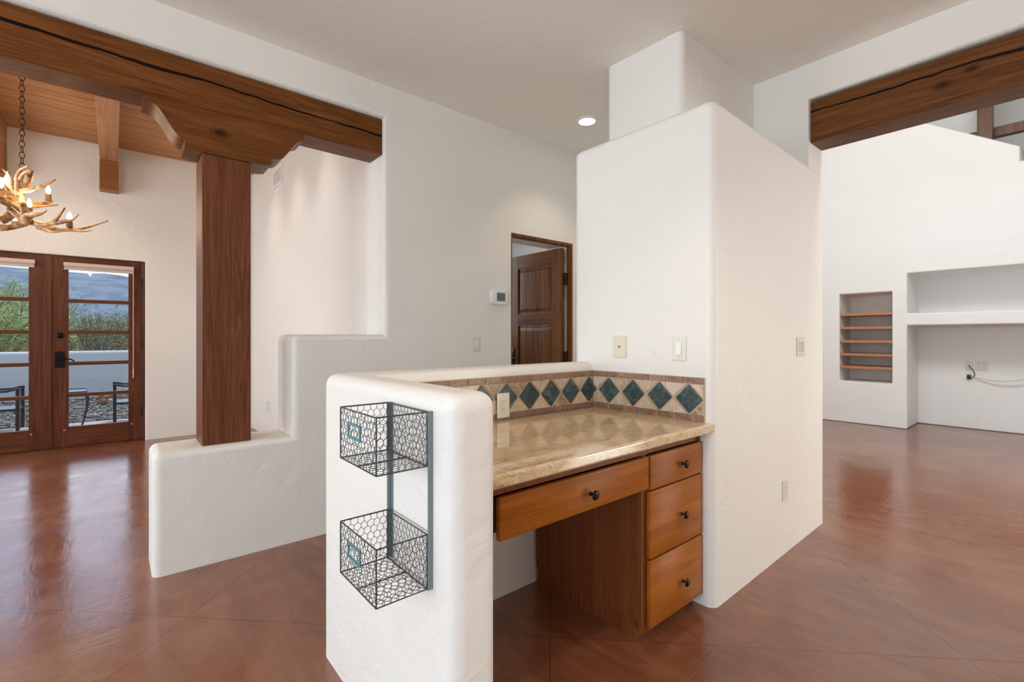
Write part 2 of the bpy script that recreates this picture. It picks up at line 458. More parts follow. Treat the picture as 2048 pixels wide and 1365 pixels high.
# walls behind and beside the camera
def windowed(name, plane, a0, a1, rng, hole, mat, zt):
    (p0, p1), (h0, h1, hz0, hz1) = rng, hole
    bb = B()
    def bx(q0, q1, z0, z1):
        if plane == 'x': bb.box(a0, a1, q0, q1, z0, z1)
        else: bb.box(q0, q1, a0, a1, z0, z1)
    bx(p0, h0, 0, zt); bx(h1, p1, 0, zt); bx(h0, h1, 0, hz0); bx(h0, h1, hz1, zt)
    return struct(name, bb, mat)
windowed('wall_left', 'x', -4.1, -3.9, (-4.5, 3.06), (-2.6, 1.9, .9, 2.5), 'wall', CEIL)
b = B(); b.box(-4.1, 10.6, -4.7, -4.5, 0, 6.2)
struct('wall_front', b, 'wall')

# left room
b = B(); b.prism([(-4.1, 0), (-1.395, 0), (-1.395, 2.158), (.298, 2.158), (.298, 0), (1.7, 0), (1.7, 3.75), (-4.1, 3.75)], 'xz', 7.25, 7.50,
                 bev=lambda p, q, al, l: (not al) and l == 0 and -1.4 < p[0] < .3 and -1.4 < q[0] < .3 and not (p[1] == 0 and q[1] == 0), off=.02, seg=3)
struct('wall_far', b, 'wall', smooth=50, wn=True)
b = B(); b.box(1.47, 1.70, 3.40, 7.25, 0, 3.75)
struct('wall_side', b, 'wall')
windowed('wall_left_dining', 'x', -4.1, -3.9, (3.40, 7.25), (4.1, 6.6, .5, 2.6), 'wall', 3.75)
b = B(); b.box(-4.1, 1.7, 3.40, 7.5, 3.47, 3.60)
struct('ceiling_left', b, 'planks')

# little room behind the hall door
b = B(); b.box(1.7, 4.6, 5.6, 5.7, 0, CEIL)
b.box(4.5, 4.6, 3.4, 5.6, 0, CEIL); b.box(1.701, 1.75, 3.4, 5.6, 0, CEIL)
struct('wall_hall', b, 'wall_bright')
b = B(); b.box(1.7, 4.6, 3.4, 5.7, CEIL, CEIL + .1)
struct('ceiling_hall', b, 'wall_bright')

# living room beyond the right opening: niche wall with sloping top
poly = [(3.4, 0), (3.4, 4.95), (2.57, 4.95), (.415, 3.505), (.415, 3.33), (-4.5, 3.33), (-4.5, 0)]
b = B(); b.prism(poly, 'yz', 8.2, 9.15)
wn_ = struct('wall_niche', b, 'wall_bright')
cuts = []
for (y0, y1, z0, z1, dep) in ((1.622, 2.237, .602, 1.872, .52), (-2.2, 1.46, 1.567, 2.105, .70), (-2.2, 1.46, -.05, 1.402, .70)):
    c = B(); c.box(8.0, 8.2 + dep, y0, y1, z0, z1); o = obj('cut', c, 'wall', origin=(0, 0, 0)); cuts.append(o)
    md = wn_.modifiers.new('b', 'BOOLEAN'); md.object = o; md.operation = 'DIFFERENCE'; md.solver = 'EXACT'
bv_ = wn_.modifiers.new('bev', 'BEVEL'); bv_.width = .02; bv_.segments = 3; bv_.limit_method = 'ANGLE'; bv_.angle_limit = math.radians(50)
bpy.context.view_layer.update()
dg = bpy.context.evaluated_depsgraph_get()
me = bpy.data.meshes.new_from_object(wn_.evaluated_get(dg))
wn_.modifiers.clear(); wn_.data = me
for c in cuts: bpy.data.objects.remove(c)
for p in me.polygons: p.use_smooth = True
me.set_sharp_from_angle(angle=math.radians(50))
w = wn_.modifiers.new('wn', 'WEIGHTED_NORMAL'); w.keep_sharp = True
b = B(); b.box(10.45, 10.6, -4.5, 3.4, 0, 6.2)
struct('wall_loft', b, 'wall_bright')
b = B(); b.box(3.64, 10.6, 3.4, 3.55, 0, 6.2)
struct('wall_living', b, 'wall_bright')
b = B(); b.box(3.38, 10.6, -4.5, 3.4, 6.2, 6.3)
struct('ceiling_living', b, 'wall_bright')

# ------------------------------------------------------------------ timbers
def timber(name, x0, x1, y0, y1, z0, z1, mat, bev=.006, parent=None, **k):
    b = B(); b.box(x0, x1, y0, y1, z0, z1, bev, 2)
    return obj(name, b, mat, parent, **k)
bm_l = timber('timber_beam', -2.40, 1.43, 3.095, 3.30, 2.512, 2.756, 'beam')
tag(bm_l, 'long dark stained timber beam over the left opening, resting on the wooden post', 'beam')
bm_r = timber('timber_beam', 3.415, 3.625, -2.2, 1.09, 2.492, 2.752, 'beam_r')
tag(bm_r, 'dark timber header beam over the opening beside the tall white pillar', 'beam')
# corbel with ogee ends
def ogee(x0, x1, ztop, zlow, n=10):
    """s-shaped lower outline from (x0, ztop) to (x1, zlow)"""
    out = []
    for i in range(n + 1):
        t = i / n
        out.append((x0 + (x1 - x0) * t, ztop + (zlow - ztop) * (t * t * t * (t * (6 * t - 15) + 10) * .8 + t * .2)))
    return out
CB = [(.119, 2.512), (.119, 2.480)] + ogee(.145, .297, 2.476, 2.320) + [(.299, 2.276), (.335, 2.268), (.69, 2.268), (.725, 2.276), (.726, 2.318)] + ogee(.91, .755, 2.470, 2.320)[::-1] + [(.914, 2.512)]
b = B(); b.prism(CB, 'xz', 3.098, 3.297)
o = obj('beam_corbel', b, 'corbel', smooth=28)
tag(o, 'dark wooden corbel with s-curved ends between the post and the long left beam', 'corbel')
o = timber('timber_post', .376, .617, 3.10, 3.34, .640, 2.266, 'post', .005)
tag(o, 'square reddish brown timber post standing on the stepped low white wall', 'post')
for i, (x, lab) in enumerate(((-.034, 'honey-coloured ceiling rafter on a wall block, right of the antler chandelier'), (-.935, 'honey-coloured ceiling rafter at the left edge of the photo, beside the chandelier chain'))):
    r = empty('ceiling_rafter', (x, 5.3, 3.25), lab, 'rafter', 'rafters under the plank ceiling')
    timber('rafter_beam', x - .081, x + .081, 3.41, 7.25, 3.255, 3.469, 'rafter', .006, r)
    timber('wall_block', x - .083, x + .083, 7.09, 7.25, 2.925, 3.255, 'rafter_end', .006, r)

# loft timbers over the niche wall
o = timber('loft_post', 9.17, 9.33, .722, .876, 3.34, 6.2, 'loft', .004); tag(o, 'reddish wooden loft post above the sloping top of the niche wall', 'post')
o = timber('loft_rail', 9.36, 9.48, .0, 2.5, 4.03, 4.16, 'loft', .004); tag(o, 'dark wooden loft rail behind the loft post, above the niche wall', 'rail')
b = B(); b.box(9.50, 9.6, .88, 3.4, 4.16, 6.2)
struct('wall_loft_side', b, 'wall_bright')

# ------------------------------------------------------------------ french door (door_1)
d1 = empty('door_1', (-.55, 7.3, 0), 'dark brown wooden french doors with divided glass in the far left wall', 'door', kind='structure')
fy0, fy1 = 7.262, 7.36
b = B()
b.box(-1.395, -1.370, fy0, fy1, 0, 2.158, .003); b.box(.277, .298, fy0, fy1, 0, 2.158, .003); b.box(-1.37, .277, fy0, fy1, 2.150, 2.158)
b.box(-1.37, .277, 7.29, fy1, 0, .022)
obj('door_frame', b, 'door', d1)
def hinges(parent, x, y, zs, nm='hinge'):
    for z in zs:
        b = B(); b.tube([(x, y, z - .05), (x, y, z + .05)], .008, 8); b.box(x - .014, x + .012, y + .002, y + .008, z - .05, z + .05)
        obj(nm, b, 'hinge', parent, smooth=40)
def french_leaf(x0, x1, gl, gr, right):
    y0, y1 = 7.275, 7.315
    root = B(); zb, zt = .018, 2.146
    gz0, gz1 = .238, 2.02
    root.box(x0, gl, y0, y1, zb, zt, .003); root.box(gr, x1, y0, y1, zb, zt, .003)
    r = root; r.mi = 1; r.box(gl, gr, y0, y1, zb, gz0, .003); r.box(gl, gr, y0, y1, gz1, zt, .003)
    for z in (.590, .948, 1.302, 1.655): r.box(gl, gr, y0 + .004, y1 - .004, z - .020, z + .020, .004)
    lf = obj('door_leaf', root, ['door', 'door_h'], d1)
    g = B(); g.box(gl - .004, gr + .004, y0 + .018, y0 + .024, gz0, gz1)
    obj('glass', g, 'glass', lf)
    for xx in ((x0 + .10, x1 - .10)):
        k = B(); k.lathe([(.009, 0), (.009, .003), (.004, .005)], (xx, y0, .205 if right else .19), (0, -1, 0), 10)
        obj('plug_screw', k, 'screw', lf)
    return lf
lr = french_leaf(-.514, .275, -.380, .142, True)
ll = french_leaf(-1.367, -.575, -1.222, -.696, False)
b = B(); b.box(-.575, -.516, 7.262, 7.312, .018, 2.148, .004)
obj('astragal', b, 'door', d1)
hinges(lr, .274, 7.268, (.356, 1.136, 1.905))
b = B(); b.lathe([(.034, 0), (.034, .008), (.028, .012), (.012, .014)], (-.450, 7.275, 1.266), (0, -1, 0), 20)
b.box(-.454, -.446, 7.248, 7.262, 1.252, 1.28)
obj('deadbolt', b, 'bronze', lr, smooth=40)
b = B()
b.prism([(-.491, .905), (-.413, .905), (-.413, 1.06), (-.418, 1.085), (-.435, 1.080), (-.452, 1.092), (-.469, 1.080), (-.486, 1.085), (-.491, 1.06)], 'xz', 7.268, 7.275)
b.tube([(-.452, 7.268, .995), (-.452, 7.235, .995)], .010, 10)
b.tube([(-.455, 7.228, .993), (-.42, 7.222, 1.002), (-.385, 7.222, 1.004), (-.355, 7.224, .996), (-.330, 7.226, .972)], [.010, .009, .008, .008, .007], 10)
obj('lever_handle', b, 'bronze', lr, smooth=40)
# folded cellular shades on the doors
def shade(x0, x1, lab, wand):
    r = empty('door_shade', ((x0 + x1) / 2, 7.25, 2.0), lab, 'window shade', 'folded shades on the french doors')
    b = B(); b.box(x0, x1, 7.228, 7.272, 2.042, 2.082, .004); obj('head_rail', b, 'shade', r)
    b = B()
    for k in range(3): b.box(x0 + .006, x1 - .006, 7.234, 7.268, 2.018 + k * .008, 2.0245 + k * .008, .002)
    obj('folded_fabric', b, 'shade', r)
    b = B(); b.box(x0 + .003, x1 - .003, 7.230, 7.270, 2.000, 2.017, .003); obj('bottom_rail', b, 'shade', r)
    if wand:
        b = B(); b.tube([(x1 - .006, 7.226, 2.06), (x1 - .006, 7.224, 1.5), (x1 - .006, 7.224, .87)], .004, 8)
        b.lathe([(.004, 0), (.007, .01), (.006, .1), (.003, .115)], (x1 - .006, 7.224, .87), (0, 0, -1), 10)
        obj('pull_wand', b, 'shade', r, smooth=40)
shade(-.420, .192, 'beige folded shade with hanging wand at top of right french door', True)
shade(-1.262, -.643, 'beige folded shade at top of left french door, cut by the photo edge', False)

# ------------------------------------------------------------------ hall door (door_2)
d2 = empty('door_2', (2.95, 3.10, 0), 'brown wooden panelled hall door standing open in its frame', 'door', kind='structure')
b = B()
b.box(2.566, 2.580, 3.062, 3.13, 0, 2.13, .002); b.box(3.316, 3.33, 3.062, 3.13, 0, 2.13, .002); b.box(2.58, 3.316, 3.062, 3.13, 2.104, 2.13, .002)
obj('door_frame', b, 'door2', d2)
X0, X1 = 3.235, 3.275
b = B()
b.box(X0, X1, 3.125, 3.245, .01, 2.09, .003); b.box(X0, X1, 3.745, 3.875, .01, 2.09, .003)
b.mi = 1; b.box(X0, X1, 3.245, 3.745, 1.955, 2.09, .002); b.box(X0, X1, 3.245, 3.745, 1.36, 1.485, .002); b.box(X0, X1, 3.245, 3.745, .01, .25, .002)
lf = obj('door_leaf', b, ['door2', 'door2_h'], d2)
for z0, z1 in ((1.485, 1.955), (.25, 1.36)):
    b = B(); b.box(X0 + .014, X1 - .014, 3.247, 3.743, z0 + .002, z1 - .002)
    # raised field with sloped edges
    y0, y1, za, zb = 3.262, 3.728, z0 + .018, z1 - .018; k = .03
    for xs, xo in ((X0 + .013, X0 + .004), (X1 - .013, X1 - .004)):
        v = [(xs, y0, za), (xs, y1, za), (xs, y1, zb), (xs, y0, zb), (xo, y0 + k, za + k), (xo, y1 - k, za + k), (xo, y1 - k, zb - k), (xo, y0 + k, zb - k)]
        b._add(v, [(4, 5, 6, 7), (0, 1, 5, 4), (1, 2, 6, 5), (2, 3, 7, 6), (3, 0, 4, 7), (3, 2, 1, 0)])
    obj('raised_panel', b, 'door2', lf)
for z in (1.80, 1.055):
    b = B(); b.box(3.262, 3.318, 3.112, 3.122, z - .055, z + .055, .001); b.tube([(3.293, 3.110, z - .056), (3.293, 3.110, z + .056)], .009, 10)
    obj('hinge', b, 'hinge', lf, smooth=40)
b = B(); b.box(X0 - .006, X0, 3.79, 3.835, .97, 1.13, .002)
b.tube([(X0 - .005, 3.81, 1.03), (X0 - .05, 3.81, 1.03)], .009, 10); b.tube([(X0 - .05, 3.82, 1.03), (X0 - .05, 3.72, 1.026)], .008, 10)
obj('lever_handle', b, 'bronze', lf, smooth=40)

# ------------------------------------------------------------------ desk
r = empty('desk_cabinet', (1.88, 1.44, 0), 'cherry wood cabinet with three stacked drawers under the granite top', 'cabinet')
b = B()
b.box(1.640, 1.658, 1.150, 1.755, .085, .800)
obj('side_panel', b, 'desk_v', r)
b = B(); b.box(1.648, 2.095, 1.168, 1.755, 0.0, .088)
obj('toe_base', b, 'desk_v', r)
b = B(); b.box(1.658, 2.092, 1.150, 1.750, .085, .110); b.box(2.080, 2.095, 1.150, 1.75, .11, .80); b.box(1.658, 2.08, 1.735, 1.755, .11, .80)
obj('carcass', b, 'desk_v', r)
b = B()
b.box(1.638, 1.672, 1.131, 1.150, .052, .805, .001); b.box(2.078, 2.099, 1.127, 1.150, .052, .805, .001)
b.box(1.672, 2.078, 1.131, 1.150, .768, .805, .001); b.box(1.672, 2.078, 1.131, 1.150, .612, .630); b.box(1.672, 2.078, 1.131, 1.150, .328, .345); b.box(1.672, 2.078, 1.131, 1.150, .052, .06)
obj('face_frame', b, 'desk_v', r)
def knob(parent, x, z):
    b = B(); b.lathe([(.008, 0), (.0065, .004), (.0045, .008), (.0045, .016), (.011, .019), (.0175, .0225), (.0175, .025), (.0135, .0285), (.004, .030)], (x, 1.110, z), (0, -1, 0), 20)
    return obj('knob', b, 'bronze', parent, smooth=50)
def dfront(parent, x0, x1, z0, z1, kx, kz):
    b = B(); b.box(x0, x1, 1.110, 1.130, z0, z1, .004, 3)
    d = obj('drawer', b, 'desk_h', parent, smooth=40); knob(d, kx, kz); return d
dfront(r, 1.672, 2.090, .624, .765, 1.909, .695)
dfront(r, 1.668, 2.090, .342, .617, 1.905, .475)
dfront(r, 1.669, 2.092, .058, .335, 1.914, .178)
r = empty('knee_drawer', (1.23, 1.3, .632), 'wide shallow cherry wood drawer over the knee space of the desk', 'drawer')
dfront(r, .886, 1.660, .633, .765, 1.300, .691)
b = B(); b.box(.79, 1.637, 1.131, 1.150, .768, .805, .001); b.box(.79, .880, 1.131, 1.150, .64, .768, .001)
obj('rail', b, 'desk_v', r)
b = B(); b.box(.89, 1.63, 1.152, 1.60, .645, .655); b.box(.89, .905, 1.152, 1.60, .655, .75); b.box(1.615, 1.63, 1.152, 1.60, .655, .75); b.box(.905, 1.615, 1.585, 1.60, .655, .75)
obj('drawer_box', b, 'desk_v', r)
CT = [(.790, 1.068), (2.120, 1.068), (2.122, 1.080), (2.096, 1.118), (2.096, 1.750), (.790, 1.750)]
b = B(); b.prism(CT, 'xy', .808, .851, bev=lambda p, q, al, l: (not al) and p[1] < 1.12 and q[1] < 1.12, off=.0195, seg=5)
o = obj('granite_countertop', b, 'granite', smooth=45, wn=True)
tag(o, 'polished gold granite desk top with rounded front edge, set between half wall and pillar', 'countertop')

# tile backsplash
r = empty('tile_backsplash', (1.6, 1.75, .851), 'low stone tile backsplash with blue-green diamonds running around the desk corner', 'backsplash')
FB = frame((2.098, 1.773, .8515), (0, -1, 0), (0, 0, 1))     # pillar side, s runs towards the camera
FA = frame((2.098, 1.773, .8515), (-1, 0, 0), (0, 0, 1))     # half-wall side (n faces +y, so use -n)
def clip(poly, lim):
    out = []
    for sgn, l in lim:
        out = []
        for i in range(len(poly)):
            p, q = poly[i], poly[(i + 1) % len(poly)]
            ip, iq = sgn * (p[0] - l) >= 0, sgn * (q[0] - l) >= 0
            if ip: out.append(p)
            if ip != iq:
                t = (l - p[0]) / (q[0] - p[0]); out.append((l, p[1] + (q[1] - p[1]) * t))
        poly = out
        if len(poly) < 3: return []
    return poly
def rnd(poly, rr):
    out = []
    for i in range(len(poly)):
        p0, p1, p2 = V(poly[i - 1]), V(poly[i]), V(poly[(i + 1) % len(poly)])
        a, c = (p0 - p1), (p2 - p1)
        k = min(rr, a.length * .4, c.length * .4)
        A, C = p1 + a.normalized() * k, p1 + c.normalized() * k
        out += [tuple(A), tuple((A + C) * .25 + p1 * .5), tuple(C)]
    return out
def slab(b, poly, h, sg):
    n = len(poly)
    if n < 3: return
    cx = sum(p[0] for p in poly) / n; cy = sum(p[1] for p in poly) / n
    k = .0016
    top = []
    for p in poly:
        d = V((cx - p[0], cy - p[1])); d = d.normalized() * k if d.length > k else d
        top.append((p[0] + d.x, p[1] + d.y, sg * h))
    vs = [(p[0], p[1], sg * .004) for p in poly] + [(p[0], p[1], sg * (h - k)) for p in poly] + top
    fs = [tuple(range(2 * n, 3 * n))]
    for L in (0, n):
        fs += [(L + i, L + (i + 1) % n, L + n + (i + 1) % n, L + n + i) for i in range(n)]
    b._add(vs, fs)
gb, fb_, db_ = [B() for _ in range(3)]
rr = random.Random(3)
for fr, sg, L, cens, joff in ((FB, 1, .669, [-.036, .120, .278, .436, .594, .752], .012), (FA, -1, 1.305, [.044 + .1505 * k for k in range(-1, 10)], .02)):
    for q in (gb, fb_, db_): q.fr = fr
    s0 = 0.012
    gb.box(s0 - .008, L, 0, .208, 0, sg * .0065)
    for t0, t1, st in ((.003, .030, joff), (.178, .206, joff - .04)):
        bb_ = B(fr)
        s = s0 + st - .096
        while s < L:
            p = clip([(s + .002, t0), (s + .094, t0), (s + .094, t1), (s + .002, t1)], [(1, s0), (-1, L - .002)])
            if p: slab(bb_, rnd(p, .004), .0115 + rr.random() * .001, sg)
            s += .098
        obj('brick_border', bb_, 'brick_tile', r, smooth=30)
    for i, cx in enumerate(cens):
        hw = .070
        p = clip([(cx - hw, .104), (cx, .104 - .070), (cx + hw, .104), (cx, .104 + .070)], [(1, s0), (-1, L - .002)])
        if p: slab(db_, rnd(p, .006), .0112, sg)
        if i + 1 < len(cens) or True:
            nx = cens[i + 1] if i + 1 < len(cens) else cx + .155
            for sgn in (1, -1):
                t1 = .104 + sgn * .072
                p = clip([((cx + nx) / 2, .104 + sgn * .006), (nx - .008, t1), (cx + .008, t1)], [(1, s0), (-1, L - .002)])
                if p: slab(fb_, rnd(p, .003), .0105, sg)
obj('grout_bed', gb, 'grout', r); obj('travertine_field', fb_, 'travertine', r, smooth=30)
obj('diamond_inlay', db_, 'slate', r, smooth=30)

# ------------------------------------------------------------------ wall plates
def plate(kind, fr, w, h, lab, cat, mat='almond', gangs=1, group=None, name=None):
    """fr: local frame, x right, y up, z out of the wall"""
    o = fr.translation
    r = empty(name or cat.replace(' ', '_'), tuple(o), lab, cat, group)
    b = B(fr); b.box(-w / 2, w / 2, -h / 2, h / 2, 0.0005, .006, .0025, 2); obj('cover_plate', b, mat, r)
    if kind != 'blank':
        for g in range(gangs):
            cx = (g - (gangs - 1) / 2) * .046
            for sy in (-1, 1):
                b = B(fr); b.lathe([(.0033, 0), (.0028, .0010)], (cx, sy * h * .41, .006), (0, 0, 1), 8); obj('screw', b, 'screw', r)
    for g in range(gangs):
        cx = (g - (gangs - 1) / 2) * .046
        if kind == 'switch':
            b = B(fr); b.box(cx - .0175, cx + .0175, -.0345, .0345, .006, .0075, .001); dd = obj('switch_surround', b, mat, r)
            b = B(fr)
            v = [(cx - .0135, -.030, .0076), (cx + .0135, -.030, .0076), (cx + .0135, .030, .0076), (cx - .0135, .030, .0076), (cx - .0135, -.030, .0135), (cx + .0135, -.030, .0135), (cx + .0135, .030, .0085), (cx - .0135, .030, .0085)]
            b._add(v, [(4, 5, 6, 7), (0, 1, 5, 4), (1, 2, 6, 5), (2, 3, 7, 6), (3, 0, 4, 7)]); obj('rocker', b, 'white_plastic' if mat != 'white_plastic' else mat, r)
        elif kind == 'slider':
            b = B(fr); b.box(cx - .0165, cx + .0165, -.0335, .0335, .006, .0085, .001); dd = obj('dimmer', b, mat, r)
            b = B(fr); b.box(cx + .006, cx + .0075, -.030, .030, .0085, .009); b.box(cx - .011, cx - .0095, -.030, .030, .0085, .009); obj('dimmer_slot', b, 'slot', r)
        elif kind == 'outlet':
            b = B(fr); b.box(cx - .0165, cx + .0165, -.0335, .0335, .006, .0085, .001); obj('receptacle', b, mat, r)
            b = B(fr)
            for yy in (.017, -.017):
                b.box(cx - .0075, cx - .0055, yy - .001, yy + .008, .0085, .0089); b.box(cx + .0055, cx + .0075, yy - .001, yy + .007, .0085, .0089)
                b.lathe([(.0025, 0), (.0025, .0004)], (cx, yy - .008, .0085), (0, 0, 1), 8)
            obj('slots', b, 'slot', r)
        elif kind == 'jack':
            b = B(fr); b.box(-.008, .008, -.009, .009, .006, .0085, .001); obj('jack', b, mat, r)
            b = B(fr); b.box(-.005, .005, -.004, .005, .0085, .009); obj('socket_hole', b, 'slot', r)
    return r
def frB(x, y, z): return frame((x, y, z), (0, -1, 0), (0, 0, 1))     # on a wall that faces -x
def frA(x, y, z): return frame((x, y, z), (1, 0, 0), (0, 0, 1))      # on a wall that faces -y
plate('jack', frB(2.100, 1.587, 1.196), .085, .118, 'yellowed ivory telephone jack plate on the pillar above the desk', 'phone jack', 'ivory')
plate('switch', frB(2.100, 1.234, 1.193), .074, .117, 'single rocker switch on the pillar, right of the phone jack', 'light switch')
plate('switch', frA(2.203, 3.060, 1.192), .072, .120, 'single rocker switch on the back wall below the thermostat', 'light switch')
yc = 1.06 + (3.215 - 2.10) * .019
plate('slider', frame((3.215, yc - .0004, 1.190), (1, .019, 0), (0, 0, 1)), .130, .117, 'double dimmer switch plate on the pillar side near the right opening', 'light switch', 'almond', 2)
yc = 1.06 + (2.958 - 2.10) * .019
plate('outlet', frame((2.958, yc - .0004, .366), (1, .019, 0), (0, 0, 1)), .072, .117, 'almond wall outlet low on the pillar side near the floor', 'wall outlet')
plate('outlet', frA(1.424, 1.7595, .922), .076, .118, 'almond outlet on the tile backsplash behind the half wall end', 'wall outlet')
plate('outlet', frB(1.470, 6.64, .40), .072, .117, 'white outlet low on the dining side wall, behind the stepped low wall', 'wall outlet', 'white_plastic')
# plug-in adapter in that outlet
b = B(); b.box(1.405, 1.463, 6.32, 6.37, .36, .47, .006); b.box(1.462, 1.470, 6.31, 6.38, .35, .49, .002)
o = obj('plug_adapter', b, 'white_plastic'); tag(o, 'small white plug adapter on the dining side wall beside the jog of the low wall', 'plug')
# thermostat
fr = frA(2.428, 3.060, 1.574)
r = empty('thermostat', (2.428, 3.05, 1.51), 'white thermostat with grey screen on the back wall left of the hall door', 'thermostat')
out = []
for i in range(32):
    a = 2 * math.pi * i / 32; c, s = math.cos(a), math.sin(a)
    out.append((.088 * math.copysign(abs(c) ** .42, c), .062 * math.copysign(abs(s) ** .42, s)))
b = B(fr); b.prism(out, 'xy', 0, .028, bev=lambda p, q, al, l: (not al) and l == 1, off=.006, seg=3)
obj('housing', b, 'white_plastic', r, smooth=40)
b = B(fr); b.box(-.036, .052, -.032, .036, .028, .0295, .001); obj('screen', b, 'lcd', r)
# supply vent high on the side wall
fr = frB(1.470, 5.97, 3.11)
r = empty('air_vent', (1.46, 5.97, 3.0), 'white louvred air vent high on the dining side wall beneath the beam', 'air vent')
b = B(fr); W, Hh = .20, .112
for x0, x1, y0, y1 in ((-W, W, Hh - .03, Hh), (-W, W, -Hh, -Hh + .03), (-W, -W + .03, -Hh + .03, Hh - .03), (W - .03, W, -Hh + .03, Hh - .03)): b.box(x0, x1, y0, y1, .0005, .014, .003)
obj('vent_frame', b, 'vent', r)
b = B(fr); b.box(-W + .03, W - .03, -Hh + .03, Hh - .03, .0005, .002); obj('duct_back', b, 'vent_dark', r)
b = B(fr)
for k in range(11):
    x = -W + .045 + k * .031; b.box(x - .010, x + .006, -Hh + .031, Hh - .031, .004, .012)
obj('louvres', b, 'vent', r)
# recessed lamp
r = empty('recessed_light', (2.913, 2.524, CEIL), 'round recessed ceiling lamp glowing above the hall', 'ceiling light')
b = B(); b.lathe([(.062, 0), (.092, 0), (.090, -.005), (.066, -.008), (.062, 0)], (2.913, 2.524, CEIL), (0, 0, 1), 32, cap=False); obj('trim_ring', b, 'vent', r, smooth=40)
b = B(); b.lathe([(.0625, -.004), (.0625, -.0005)], (2.913, 2.524, CEIL), (0, 0, 1), 32); obj('lens', b, 'can_glow', r)

# ------------------------------------------------------------------ wire basket rack
r = empty('wire_basket_rack', (.56, 1.195, .594), 'blue-grey wire rack of two chicken-wire baskets hanging on the half wall end', 'wire rack')
for y in (1.076, 1.314):
    b = B()
    ys = y + (.005 if y < 1.2 else -.005); b.box(.622, .637, y - .0012, y + .0012, .594, 1.056); b.box(.634, .637, ys - .0065, ys + .0065, .594, 1.056)
    p = obj('upright', b, 'flat_bar', r)
    s = B(); s.lathe([(.004, 0), (.0035, .002), (.001, .003)], (.634, ys, 1.035), (-1, 0, 0), 10); obj('screw', s, 'screw', p)
def hexnet(b, o, u, v, W, Hh, rng, s=.0112, r=.00085):
    """chicken wire over the rectangle o + a*u + c*v"""
    o, u, v = V(o), V(u).normalized(), V(v).normalized()
    pts = {}
    def P(i, j, k):
        key = (i, j, k)
        if key not in pts:
            x = (i + (.5 if j % 2 else 0)) * s * 1.732; y = j * s * 1.62 + (s * 1.0 if k else 0)
            pts[key] = (x + rng.uniform(-.0016, .0016), y + rng.uniform(-.0012, .0012))
        return pts[key]
    ni, nj = int(W / (s * 1.732)) + 2, int(Hh / (s * 1.62)) + 2
    for j in range(-1, nj):
        for i in range(-1, ni):
            a = P(i, j, 0); c = P(i, j, 1)
            segs = [(a, c)]
            ii = i if j % 2 == 0 else i + 1
            segs.append((c, P(ii, j + 1, 0))); segs.append((c, P(ii - 1, j + 1, 0)))
            for p, q in segs:
                # clip to the rectangle
                t0, t1 = 0., 1.; dx, dy = q[0] - p[0], q[1] - p[1]; ok = True
                for pp, dd, lo, hi in ((p[0], dx, 0, W), (p[1], dy, 0, Hh)):
                    if abs(dd) < 1e-9:
                        if pp < lo or pp > hi: ok = False
                    else:
                        A, C = (lo - pp) / dd, (hi - pp) / dd
                        if A > C: A, C = C, A
                        t0, t1 = max(t0, A), min(t1, C)
                if not ok or t1 - t0 < .05: continue
                p2 = (p[0] + dx * t0, p[1] + dy * t0); q2 = (p[0] + dx * t1, p[1] + dy * t1)
                b.tube([o + u * p2[0] + v * p2[1], o + u * q2[0] + v * q2[1]], r, 4, cap=False)
for z0, z1 in ((.915, 1.055), (.597, .738)):
    x0, x1, y0, y1 = .483, .622, 1.079, 1.311
    f = B()
    for z in (z0, z1):
        f.tube([(x0, y0, z), (x1, y0, z), (x1, y1, z), (x0, y1, z)], .0022, 6, closed=True)
    for x, y in ((x0, y0), (x0, y1), (x1, y0), (x1, y1)): f.tube([(x, y, z0), (x, y, z1)], .0020, 6)
    f.tube([(x0, (y0 + y1) / 2, z0), (x1, (y0 + y1) / 2, z0)], .0020, 6)
    bk = obj('basket', f, 'wire', r)
    b = B(); rng = random.Random(int(z0 * 100))
    hexnet(b, (x0, y0, z0), (0, 1, 0), (0, 0, 1), y1 - y0, z1 - z0, rng)
    hexnet(b, (x1, y0, z0), (0, 1, 0), (0, 0, 1), y1 - y0, z1 - z0, rng)
    hexnet(b, (x0, y0, z0), (1, 0, 0), (0, 0, 1), x1 - x0, z1 - z0, rng)
    hexnet(b, (x0, y1, z0), (1, 0, 0), (0, 0, 1), x1 - x0, z1 - z0, rng)
    hexnet(b, (x0, y0, z0), (1, 0, 0), (0, 1, 0), x1 - x0, y1 - y0, rng)
    obj('wire_mesh', b, 'wire', bk)
    b = B(); yc, zc = 1.206, (z0 + z1) / 2 + .018
    for ya, yb, za, zb in ((-.042, .042, .014, .021), (-.042, .042, -.021, -.014), (-.042, -.034, -.014, .014), (.034, .042, -.014, .014)):
        b.box(x0 - .0055, x0 - .0025, yc + ya, yc + yb, zc + za, zc + zb)
    obj('label_holder', b, 'label', bk)

# ------------------------------------------------------------------ niche contents
for z, w in ((1.573, 'topmost of the five pine shelves in the tall wall niche'), (1.377, 'second pine shelf from the top in the tall wall niche'), (1.181, 'middle pine shelf of the five in the tall wall niche'), (.990, 'second pine shelf from the bottom in the tall wall niche'), (.806, 'lowest of the five pine shelves in the tall wall niche')):
    b = B(); b.box(8.225, 8.715, 1.625, 2.234, z - .018, z + .018, .002)
    o = obj('wooden_shelf', b, 'shelf'); tag(o, w, 'shelf', 'pine shelves in the wall niche')
plate('blank', frB(8.72, 1.915, 1.735), .115, .075, 'blank white cover plate at the top of the tall wall niche', 'cover plate', 'white_plastic', name='cover_plate')
plate('outlet', frB(8.72, 1.918, .672), .118, .117, 'double white outlet at the bottom of the tall wall niche', 'wall outlet', 'white_plastic', 2)
plate('jack', frB(8.90, .925, .850), .072, .117, 'grey cable jack plate under the media niche, left of the double outlet', 'cable jack', 'almond')
